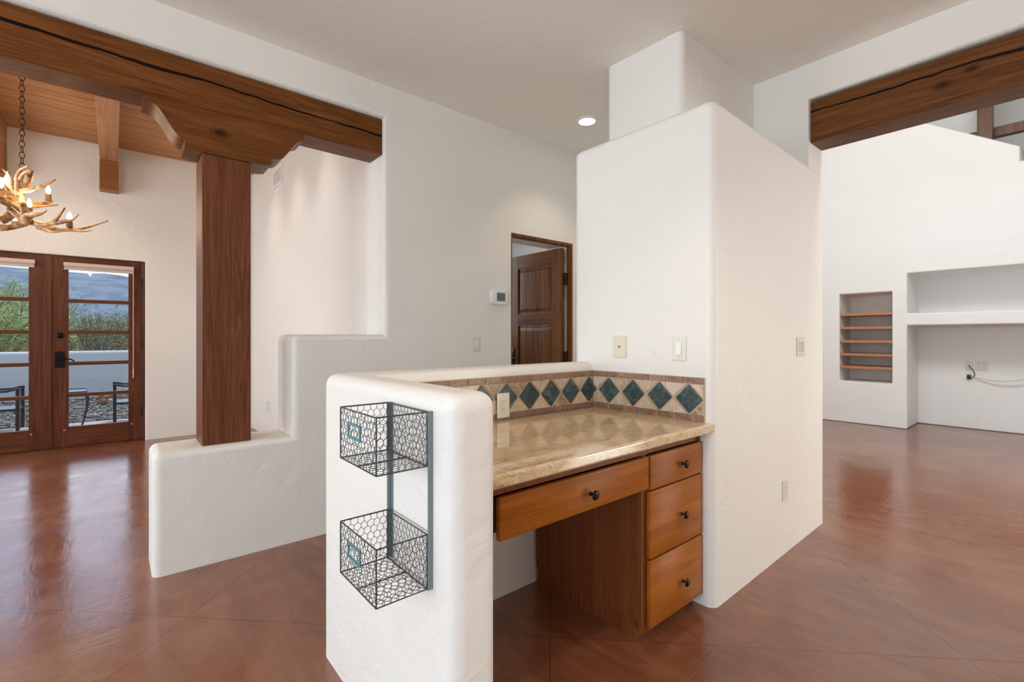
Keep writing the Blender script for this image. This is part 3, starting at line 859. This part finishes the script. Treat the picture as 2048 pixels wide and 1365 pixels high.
plate('outlet', frB(8.90, .807, .856), .118, .117, 'double outlet on the back of the media niche, beside the cable jack', 'wall outlet', 'almond', 2)
plate('outlet', frB(8.90, .925, .703), .072, .117, 'single outlet holding a black plug in the media niche', 'wall outlet', 'white_plastic')
b = B(); b.box(8.865, 8.8905, .905, .945, .675, .735, .005)
b.tube([(8.888, .925, .86), (8.86, .915, .84), (8.855, .88, .80), (8.86, .865, .74), (8.87, .885, .70), (8.872, .91, .698)], .005, 8)
o = obj('black_plug', b, 'cord_black', smooth=40); tag(o, 'black plug and short black cord in the media niche outlet', 'plug')
pts = []
for i in range(25):
    t = i / 24; y = .862 - t * .74
    pts.append((8.865 - .06 * math.sin(t * 3.1), y, .712 - .16 * math.sin(t * 2.4) * .55 + t * t * .25))
b = B(); b.tube(pts, .009, 8)
o = obj('white_cable', b, 'cord_white', smooth=60); tag(o, 'white cable drooping across the media niche from the black plug', 'cable')
fr = frame((8.50, 1.458, .31), (1, 0, 0), (0, 0, 1))
b = B(); b.box(8.60, 8.67, 1.452, 1.4595, .25, .36, .002); o = obj('wall_outlet', b, 'white_plastic'); tag(o, 'small white outlet low on the left cheek of the media niche', 'wall outlet')

# ------------------------------------------------------------------ antler chandelier
r = empty('antler_chandelier', (-.55, 5.36, 2.05), 'antler chandelier with lit candle bulbs hanging from a chain', 'chandelier')
DC = 3.75
def z6(x, y, d=DC): return at(x / 8.53, 320 + y / 8.53, d)
def smoothpts(P, n=6):
    out = []
    for i in range(len(P) - 1):
        p0, p1, p2, p3 = P[max(i - 1, 0)], P[i], P[i + 1], P[min(i + 2, len(P) - 1)]
        for k in range(n):
            t = k / n
            out.append(.5 * ((2 * p1) + (-p0 + p2) * t + (2 * p0 - 5 * p1 + 4 * p2 - p3) * t * t + (-p0 + 3 * p1 - 3 * p2 + p3) * t ** 3))
    out.append(P[-1]); return out
def horn(b, spec, r0, r1, pw=1.1):
    P = smoothpts([z6(*q) for q in spec]); m = len(P)
    rs = [r0 + (r1 - r0) * (i / (m - 1)) ** pw for i in range(m)]
    rs = [q * (1 + .06 * math.sin(i * 1.9)) for i, q in enumerate(rs)]
    b.tube(P, rs, 10)
def mk(branches, mat='antler'):
    b = B()
    for sp, a, c in branches: horn(b, sp, a, c)
    return obj('antler', b, mat, r, smooth=60)
mk([([(350, 740, 3.75), (330, 580, 3.74), (310, 400, 3.72), (315, 250, 3.70), (370, 150, 3.66), (475, 105, 3.6)], .030, .005),
    ([(350, 330, 3.71), (400, 240, 3.68), (450, 200, 3.64), (508, 170, 3.6)], .016, .005),
    ([(380, 530, 3.73), (560, 500, 3.70), (740, 440, 3.66), (850, 390, 3.64), (942, 338, 3.62)], .021, .004)])
mk([([(420, 470, 3.82), (480, 400, 3.84), (520, 300, 3.86), (552, 200, 3.9)], .021, .010), ([(500, 330, 3.85), (475, 260, 3.86), (430, 235, 3.88)], .016, .006)], 'antler_dark')
mk([([(470, 1060, 3.62), (440, 950, 3.58), (410, 830, 3.56), (400, 740, 3.56)], .036, .018), ([(450, 980, 3.58), (520, 940, 3.54), (640, 920, 3.5), (720, 900, 3.47), (792, 865, 3.45)], .030, .004), ([(452, 960, 3.58), (455, 870, 3.56), (450, 800, 3.55)], .018, .006)])
mk([([(520, 1050, 3.68), (620, 1085, 3.64), (740, 1105, 3.6), (860, 1085, 3.56), (960, 1010, 3.52), (1040, 910, 3.5), (1105, 820, 3.48)], .026, .005),
    ([(880, 1080, 3.56), (1000, 1070, 3.52), (1150, 1040, 3.5), (1250, 1010, 3.48), (1336, 928, 3.46)], .018, .004)])
mk([([(660, 1140, 3.78), (800, 1165, 3.76), (1000, 1185, 3.74), (1200, 1190, 3.73), (1400, 1170, 3.72), (1620, 1110, 3.70), (1842, 1040, 3.68)], .024, .004),
    ([(1200, 1190, 3.73), (1400, 1215, 3.7), (1590, 1195, 3.66)], .014, .004), ([(700, 1175, 3.7), (850, 1225, 3.66), (1050, 1225, 3.62)], .014, .004)])
mk([([(-90, 620, 3.60), (40, 690, 3.62), (180, 760, 3.66), (300, 830, 3.7), (410, 900, 3.74)], .026, .034)], 'antler_dark')
mk([([(160, 835, 3.6), (230, 890, 3.6), (320, 970, 3.6), (430, 1060, 3.62)], .022, .026)])
mk([([(420, 1080, 3.66), (330, 1110, 3.62), (200, 1145, 3.6), (60, 1140, 3.58), (-120, 1110, 3.56), (-380, 1010, 3.54), (-600, 880, 3.52)], .026, .005), ([(200, 1160, 3.62), (60, 1185, 3.6), (-120, 1190, 3.58), (-300, 1150, 3.56)], .016, .005)])
mk([([(10, 1040, 3.64), (90, 1000, 3.66), (180, 940, 3.7)], .030, .032)], 'antler_dark')
mk([([(470, 770, 3.86), (620, 750, 3.9), (780, 740, 3.94), (915, 705, 3.98)], .022, .007), ([(560, 790, 3.86), (720, 785, 3.88), (990, 768, 3.92)], .018, .004)])
mk([([(350, 760, 3.80), (250, 690, 3.82), (140, 590, 3.84), (60, 480, 3.88), (-40, 400, 3.92), (-200, 330, 3.96)], .028, .010), ([(100, 540, 3.85), (20, 560, 3.9), (-80, 540, 3.94)], .02, .006)])
mk([([(300, 620, 3.86), (260, 520, 3.9), (210, 440, 3.94), (150, 390, 3.98)], .020, .008), ([(160, 260, 3.98), (90, 210, 3.98), (40, 150, 3.98)], .010, .004), ([(240, 480, 3.92), (200, 340, 3.96), (150, 250, 3.98), (140, 190, 3.98)], .015, .004)])
mk([([(-40, 300, 3.7), (60, 360, 3.74), (180, 460, 3.76), (290, 600, 3.76)], .012, .020), ([(-300, 760, 3.8), (-160, 700, 3.8), (0, 640, 3.78), (160, 690, 3.76)], .010, .024)])
def candle(x, y0, y1, d, rad=.020, hb=.075):
    p0 = z6(x, y0, d); h = z6(x, y1, d).z - p0.z
    b = B(); b.lathe([(rad * 1.05, 0), (rad, h * .4), (rad * .96, h), (rad * .5, h + .002)], p0, (0, 0, 1), 12)
    s = obj('candle_socket', b, 'antler_dark', r, smooth=40)
    b = B(); t = p0 + V((0, 0, h)); k = hb
    b.lathe([(.007, 0), (.010, .1 * k), (.0155, .3 * k), (.0165, .42 * k), (.013, .65 * k), (.006, .88 * k), (.001, k)], t, (0, 0, 1), 14)
    obj('bulb', b, 'bulb', s, smooth=60)
    return t + V((0, 0, k * .5))
BULBS = [candle(825, 700, 590, 3.95), candle(500, 905, 815, 3.72), candle(1185, 1150, 1045, 3.72), candle(110, 520, 400, 3.98), candle(15, 600, 490, 3.7), candle(255, 1100, 1050, 3.9), candle(-350, 1000, 900, 3.6), candle(-420, 720, 620, 3.9)]
# chain
b = B(); x0, y0 = z6(375, 100, 3.75).x, z6(375, 100, 3.75).y
zc = z6(375, 110, 3.75).z; k = 0
b.lathe([(.004, 0), (.014, .02), (.014, .05), (.004, .07)], (x0, y0, zc - .25), (0, 0, 1), 10); b.tube([(x0, y0, zc - .24), (x0, y0, zc)], .006, 8)
while zc < 3.44:
    L, Wd = .027, .0145
    pp = []
    for i in range(14):
        a = 2 * math.pi * i / 14
        q = (Wd * math.cos(a), L * math.sin(a))
        pp.append((x0 + (q[0] if k % 2 == 0 else q[0] * .35), y0 + (q[0] * .35 if k % 2 == 0 else q[0]), zc + q[1]))
    b.tube(pp, .0032, 6, closed=True); zc += .044; k += 1
obj('chain', b, 'chain', r, smooth=60)
b = B(); b.lathe([(.065, 0), (.06, -.02), (.02, -.03)], (x0, y0, 3.4695), (0, 0, 1), 20); obj('ceiling_canopy', b, 'chain', r, smooth=40)

# ------------------------------------------------------------------ outside
GZ = -.03
b = B(); b.box(-6, 6, 7.5, 9.55, GZ - .1, GZ); tag(struct('patio', b, 'patio'), None)
b = B()
nx, ny = 60, 24
def gz(x, y): return GZ - .01 + .10 * max(0, (y - 9.7) / 3) * (1 + .3 * math.sin(x * 2.1)) + .012 * mnoise.noise(V((x * 4, y * 4, 0)))
vs = [(-6 + 12 * i / nx, 9.52 + 3.2 * j / ny, gz(-6 + 12 * i / nx, 9.52 + 3.2 * j / ny)) for j in range(ny + 1) for i in range(nx + 1)]
b._add(vs, [(j * (nx + 1) + i, j * (nx + 1) + i + 1, (j + 1) * (nx + 1) + i + 1, (j + 1) * (nx + 1) + i) for j in range(ny) for i in range(nx)])
struct('gravel_bed', b, 'gravel')
b = B(); rg = random.Random(5)
for i in range(2600):
    x, y = rg.uniform(-2.2, 1.2), 9.63 + 2.85 * rg.random() ** 1.3
    s = rg.uniform(.012, .034); c = V((x, y, gz(x, y) + s * .3)); a = rg.uniform(0, 3.14)
    e = [V((math.cos(a), math.sin(a), 0)) * s * rg.uniform(.8, 1.3), V((-math.sin(a), math.cos(a), 0)) * s * rg.uniform(.6, 1.), V((0, 0, s * rg.uniform(.4, .7)))]
    k = .62
    vv = [c + e[0], c - e[0], c + e[1], c - e[1], c + e[2], c - e[2]]
    for s1 in (1, -1):
        for s2 in (1, -1): vv.append(c + e[0] * s1 * k + e[1] * s2 * k + e[2] * .55)
    b._add(vv, [(0, 6, 4), (0, 4, 7), (0, 2, 6), (0, 7, 3), (2, 8, 6), (2, 1, 8), (1, 9, 8), (1, 3, 9), (3, 7, 9), (6, 8, 4), (8, 9, 4), (9, 7, 4), (0, 5, 2), (2, 5, 1), (1, 5, 3), (3, 5, 0)])
tag(obj('gravel', b, 'pebble'), 'grey and tan gravel spread between the patio and the courtyard wall', 'gravel', kind='stuff')
b = B(); b.box(-7, 7, 12.6, 12.85, -.1, .967, .06, 4)
o = struct('wall_courtyard', b, 'court', smooth=50, wn=True)
b = B(); b.box(-140, 140, 12.85, 260, -.4, -.1); struct('ground', b, 'desert')
# mountains
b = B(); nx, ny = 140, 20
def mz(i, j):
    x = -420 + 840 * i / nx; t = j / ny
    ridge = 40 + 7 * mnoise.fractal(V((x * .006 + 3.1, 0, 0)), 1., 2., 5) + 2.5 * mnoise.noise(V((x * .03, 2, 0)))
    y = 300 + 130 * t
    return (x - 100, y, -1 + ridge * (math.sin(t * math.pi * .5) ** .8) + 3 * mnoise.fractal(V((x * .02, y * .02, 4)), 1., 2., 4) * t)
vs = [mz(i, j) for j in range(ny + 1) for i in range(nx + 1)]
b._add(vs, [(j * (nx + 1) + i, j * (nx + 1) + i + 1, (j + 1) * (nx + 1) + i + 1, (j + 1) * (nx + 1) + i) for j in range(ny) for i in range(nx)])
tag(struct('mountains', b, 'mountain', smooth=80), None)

def plant(name, base, stems, tips, mat, lab, cat, seed, leaf_l, leaf_w, nl, droop=0., stem_r=.02, jit=.12):
    """stems fan out from base to the tips; leaves sit along and around their outer halves"""
    rg = random.Random(seed); base = V(base)
    r = empty(name, tuple(base), lab, cat)
    sb, lb = B(), B()
    for k in range(stems):
        tip = base + V(tips(rg))
        mid = base.lerp(tip, .5) + V((rg.uniform(-jit, jit), rg.uniform(-jit, jit), rg.uniform(0, jit)))
        P = smoothpts([base + V((rg.uniform(-.08, .08), rg.uniform(-.08, .08), 0)), mid, tip], 4)
        sb.tube(P, [stem_r * (1 - .8 * i / (len(P) - 1)) for i in range(len(P))], 5)
        for q in range(nl):
            t = rg.uniform(.35, 1.0); p = P[min(int(t * (len(P) - 1)), len(P) - 1)].copy()
            p += V((rg.gauss(0, jit), rg.gauss(0, jit), rg.gauss(0, jit)))
            d = V((rg.gauss(0, 1), rg.gauss(0, 1), rg.gauss(.25, .8) - droop)).normalized() * leaf_l * rg.uniform(.6, 1.3)
            w = d.cross(V((rg.gauss(0, 1), rg.gauss(0, 1), rg.gauss(0, 1)))).normalized() * leaf_w
            lb._add([p - w, p + w, p + d + w * .5, p + d - w * .5], [(0, 1, 2, 3)])
    obj('stems', sb, 'stem', r); obj('foliage', lb, mat, r)
def g(u, v, d): q = at(u, v, d); return (q.x, q.y, -.1)
def dome(R, H0, H1, sq=.7):
    def f(rg):
        a = rg.uniform(0, 6.28); k = rg.random() ** .5
        return (R * k * math.cos(a), R * k * math.sin(a), H0 + (H1 - H0) * (1 - k * k * sq) * rg.uniform(.75, 1.))
    return f
plant('creosote_bush', g(192, 690, 11.3), 54, dome(.95, 1.1, 2.0, .55), 'creosote', 'multi-stemmed olive bush just behind the courtyard wall, in the right door pane', 'bush', 11, .06, .010, 52, stem_r=.019, jit=.075)
plant('palo_verde_tree', g(-25, 690, 13.0), 60, dome(2.15, .8, 3.25), 'palo', 'bright green wispy tree filling the left door panes', 'tree', 12, .30, .008, 110, droop=.5, stem_r=.03, jit=.22)
plant('desert_tree', g(78, 690, 18.5), 34, dome(1.35, 1.5, 4.0, .5), 'mesquite', 'airy green tree between the two door leaves, behind the bush', 'tree', 13, .16, .010, 70, stem_r=.03, jit=.25)
plant('desert_tree', g(275, 690, 19.5), 40, dome(1.9, 1.0, 2.3, .5), 'mesquite', 'low grey-green tree right of the olive bush, beyond the iron fence', 'tree', 14, .18, .014, 80, stem_r=.03, jit=.28)
plant('desert_tree', g(180, 690, 24.), 40, dome(4.2, 1.0, 2.6, .5), 'mesquite', 'far grey-green tree behind the olive bush and the iron fence', 'tree', 15, .24, .018, 80, stem_r=.03, jit=.4)
plant('desert_tree', g(20, 690, 26.), 30, dome(4.0, 1.0, 2.8, .5), 'creosote', 'dull green tree far behind the wispy bright tree', 'tree', 16, .24, .018, 70, stem_r=.03, jit=.4)
# iron fence
r = empty('iron_fence', (-4.5, 16.6, -.1), 'brown iron picket fence beyond the courtyard wall and bushes', 'fence')
b = B()
for z in (.12, 1.02): b.box(-4.53, 2.03, 16.58, 16.61, z, z + .035)
obj('rails', b, 'rust', r)
b = B(); b.box(-4.507, -4.493, 16.585, 16.6, -.1, 1.06)
pk = obj('picket', b, 'rust', r)
for i in range(1, 55):
    c = pk.copy(); COL.objects.link(c); c.parent = r; c.location.x = i * .12
for x in (-4.5, -2.4, -.3, 1.8):
    b = B(); b.box(x - .03, x + .03, 16.57, 16.63, -.1, 1.12); obj('post', b, 'rust', r)
# patio furniture
def chair(px, py, sgn, lab):
    """club chair; the front leg near the camera stands at px, py and the chair runs back along sgn*x"""
    r = empty('patio_chair', (px + sgn * .3, py + .3, GZ), lab, 'chair', 'black metal patio chairs')
    def X(a): return px + sgn * a
    W = .45
    for yy in (py, py + W):
        b = B(); b.box(X(-.019), X(.019), yy - .019, yy + .019, GZ, .535); obj('front_leg', b, 'black_metal', r)
        b = B(); b.tube([(X(.66), yy, GZ), (X(.60), yy, .28), (X(.62), yy, .5), (X(.72), yy, .86)], .013, 8); obj('back_leg', b, 'black_metal', r)
        b = B(); b.tube([(X(-.02), yy, .545), (X(.02), yy, .545), (X(.10), yy, .522), (X(.22), yy, .520), (X(.36), yy, .545), (X(.5), yy, .565), (X(.62), yy, .56)], .016, 8); b.box(X(-.024), X(.024), yy - .022, yy + .022, .535, .552)
        obj('arm_rest', b, 'black_metal', r, smooth=40)
    b = B()
    b.box(X(0), X(.6), py - .012, py + .012, .255, .28); b.box(X(0), X(.6), py + W - .012, py + W + .012, .255, .28); b.box(X(-.01), X(.015), py, py + W, .255, .28); b.box(X(.59), X(.615), py, py + W, .255, .28)
    obj('seat_frame', b, 'black_metal', r)
    b = B(); b.box(X(.01), X(.6), py + .012, py + W - .012, .268, .285); obj('seat', b, 'seat_mesh', r)
    b = B()
    for k in range(8):
        yy = py + .035 + k * .054; b.tube([(X(.61), yy, .3), (X(.64), yy, .55), (X(.72), yy, .86)], .008, 6)
    b.tube([(X(.72), py, .86), (X(.74), py + W / 2, .90), (X(.72), py + W, .86)], .014, 8)
    obj('backrest', b, 'black_metal', r)
chair(-.976, 9.133, -1, 'black metal patio chair seen through the left french door')
chair(.021, 9.045, 1, 'black metal patio chair seen at the right edge of the right french door')
r = empty('patio_table', (-.62, 9.25, GZ), 'low black metal patio table with curved legs between the two chairs', 'table')
b = B(); b.box(-.82, -.30, 9.0, 9.5, .455, .472); obj('table_top', b, 'seat_mesh', r)
b = B()
b.tube([(-.83, 8.99, .47), (-.29, 8.99, .47), (-.29, 9.51, .47), (-.83, 9.51, .47)], .014, 8, closed=True); obj('rim', b, 'black_metal', r)
for x, y, s in ((-.31, 9.01, 1), (-.80, 9.01, -1), (-.31, 9.49, 1), (-.80, 9.49, -1)):
    b = B(); b.tube(smoothpts([V((x - s * .05, y, .465)), V((x + s * .012, y, .42)), V((x + s * .03, y, .3)), V((x + s * .005, y, .12)), V((x - s * .03, y, GZ))], 5), .011, 8); obj('leg', b, 'black_metal', r, smooth=50)
b = B(); q = at(205, 788, 8.6); zz = gz(q.x, q.y)
b.ball((q.x, q.y, zz + .06), .08, 10, 6)
b.tube([(q.x - .10, q.y, zz + .10), (q.x - .02, q.y, zz + .16), (q.x + .03, q.y, zz + .20)], [.01, .05, .008], 8)
b.tube([(q.x, q.y, zz + .13), (q.x + .08, q.y, zz + .14), (q.x + .16, q.y, zz + .17)], [.04, .03, .006], 8)
o = obj('garden_ornament', b, 'rust', smooth=60); tag(o, 'small rust-brown ornament lying on the gravel by the courtyard wall', 'ornament')

# ------------------------------------------------------------------ lights
def light(name, typ, loc, e, col, rot=None, target=None, **k):
    d = bpy.data.lights.new(name, typ); d.energy = e; d.color = col
    for a, v in k.items(): setattr(d, a, v)
    o = bpy.data.objects.new(name, d); COL.objects.link(o); o.location = loc
    if target is not None:
        o.rotation_euler = (V(target) - V(loc)).to_track_quat('-Z', 'Y').to_euler()
    elif rot: o.rotation_euler = rot
    return o
DAY = (.90, .965, 1.0); WARM = (1., .85, .66)
def window_light(name, loc, target, sx, sy, e, col=DAY):
    return light(name, 'AREA', loc, e, col, target=target, shape='RECTANGLE', size=sx, size_y=sy)
window_light('daylight_kitchen', (-3.85, -.35, 1.7), (1, -.35, 2.0), 4.4, 1.5, 136, (.80, .965, 1.09))
window_light('fill_front', (2.3, -4.3, 1.7), (2.3, 1, 1.2), 2.6, 1.7, 18, (1., .95, .88))  # added fill for the pillar's right face; the wall behind it has no window
window_light('daylight_dining', (-3.85, 5.35, 1.6), (1, 5.35, 1.5), 2.4, 2.0, 92)
window_light('daylight_living', (4.1, .3, 4.9), (8.3, .4, -.6), 4.5, 1.1, 138, (.95, 1., 1.02))
window_light('daylight_living_side', (7.4, -4.2, 1.6), (3.6, 1.2, .9), 3.0, 2.4, 125, (1., .985, .95)).data.spread = math.radians(92)
window_light('daylight_hall', (2.6, 5.3, 1.9), (3.3, 3.6, 1.2), 1.0, 1.4, 18)
def can(x, y, z, e, ang=110, col=WARM, blend=.6, r=.05):
    return light('can_lamp', 'SPOT', (x, y, z), e, col, rot=(0, 0, 0), spot_size=math.radians(ang), spot_blend=blend, shadow_soft_size=r)
can(2.913, 2.524, CEIL - .02, 16)
can(1.05, .42, CEIL - .02, 44); can(-1.3, -.3, CEIL - .02, 32); can(-1.2, 1.9, CEIL - .02, 38); can(2.6, -.6, CEIL - .02, 42)
for y in (4.3, 5.2, 6.1): can(1.12, y, 3.45, 34, 80, (1., .93, .84), 1., .10)
for x in (-.4, -2.0): can(x, 4.4, 3.45, 30, 100); can(x, 6.6, 3.45, 20, 100)
for p in BULBS: light('bulb_glow', 'POINT', p + V((0, -.0, .055)), 1.3, (1., .78, .52), shadow_soft_size=.02)
sun = light('sun', 'SUN', (0, 30, 30), 2.6, (1., .93, .84), rot=(math.radians(-20), math.radians(14), 0), angle=math.radians(.6))

# ------------------------------------------------------------------ sky
w = bpy.data.worlds.new('sky'); SC.world = w; w.use_nodes = True
t = w.node_tree; t.nodes.clear()
tc = t.nodes.new('ShaderNodeTexCoord'); sp = t.nodes.new('ShaderNodeSeparateXYZ'); t.links.new(tc.outputs['Generated'], sp.inputs[0])
rp = t.nodes.new('ShaderNodeValToRGB'); t.links.new(sp.outputs[2], rp.inputs[0])
e = rp.color_ramp.elements; e[0].position = .0; e[0].color = (.80, .90, 1., 1); e[1].position = .35; e[1].color = (.42, .63, 1., 1)
nz = t.nodes.new('ShaderNodeTexNoise'); nz.inputs['Scale'].default_value = 5.; nz.inputs['Detail'].default_value = 6.
mp = t.nodes.new('ShaderNodeMapping'); mp.inputs['Scale'].default_value = (1, 1, 3.5); t.links.new(tc.outputs['Generated'], mp.inputs[0]); t.links.new(mp.outputs[0], nz.inputs['Vector'])
r2 = t.nodes.new('ShaderNodeValToRGB'); t.links.new(nz.outputs[0], r2.inputs[0]); r2.color_ramp.elements[0].position = .5; r2.color_ramp.elements[1].position = .72
mx = t.nodes.new('ShaderNodeMix'); mx.data_type = 'RGBA'; t.links.new(r2.outputs[0], mx.inputs[0]); t.links.new(rp.outputs[0], mx.inputs[6]); mx.inputs[7].default_value = (1, 1, 1, 1)
bg = t.nodes.new('ShaderNodeBackground'); bg.inputs[1].default_value = 2.6; t.links.new(mx.outputs[2], bg.inputs[0])
ow = t.nodes.new('ShaderNodeOutputWorld'); t.links.new(bg.outputs[0], ow.inputs[0])

SC.view_settings.view_transform = 'Standard'; SC.view_settings.look = 'None'
SC.view_settings.exposure = 0.; SC.view_settings.gamma = 1.; SC.view_settings.use_curve_mapping = False
SC.cycles.max_bounces = 10; SC.cycles.diffuse_bounces = 5; SC.cycles.transparent_max_bounces = 12
SC.cycles.sample_clamp_indirect = 6.
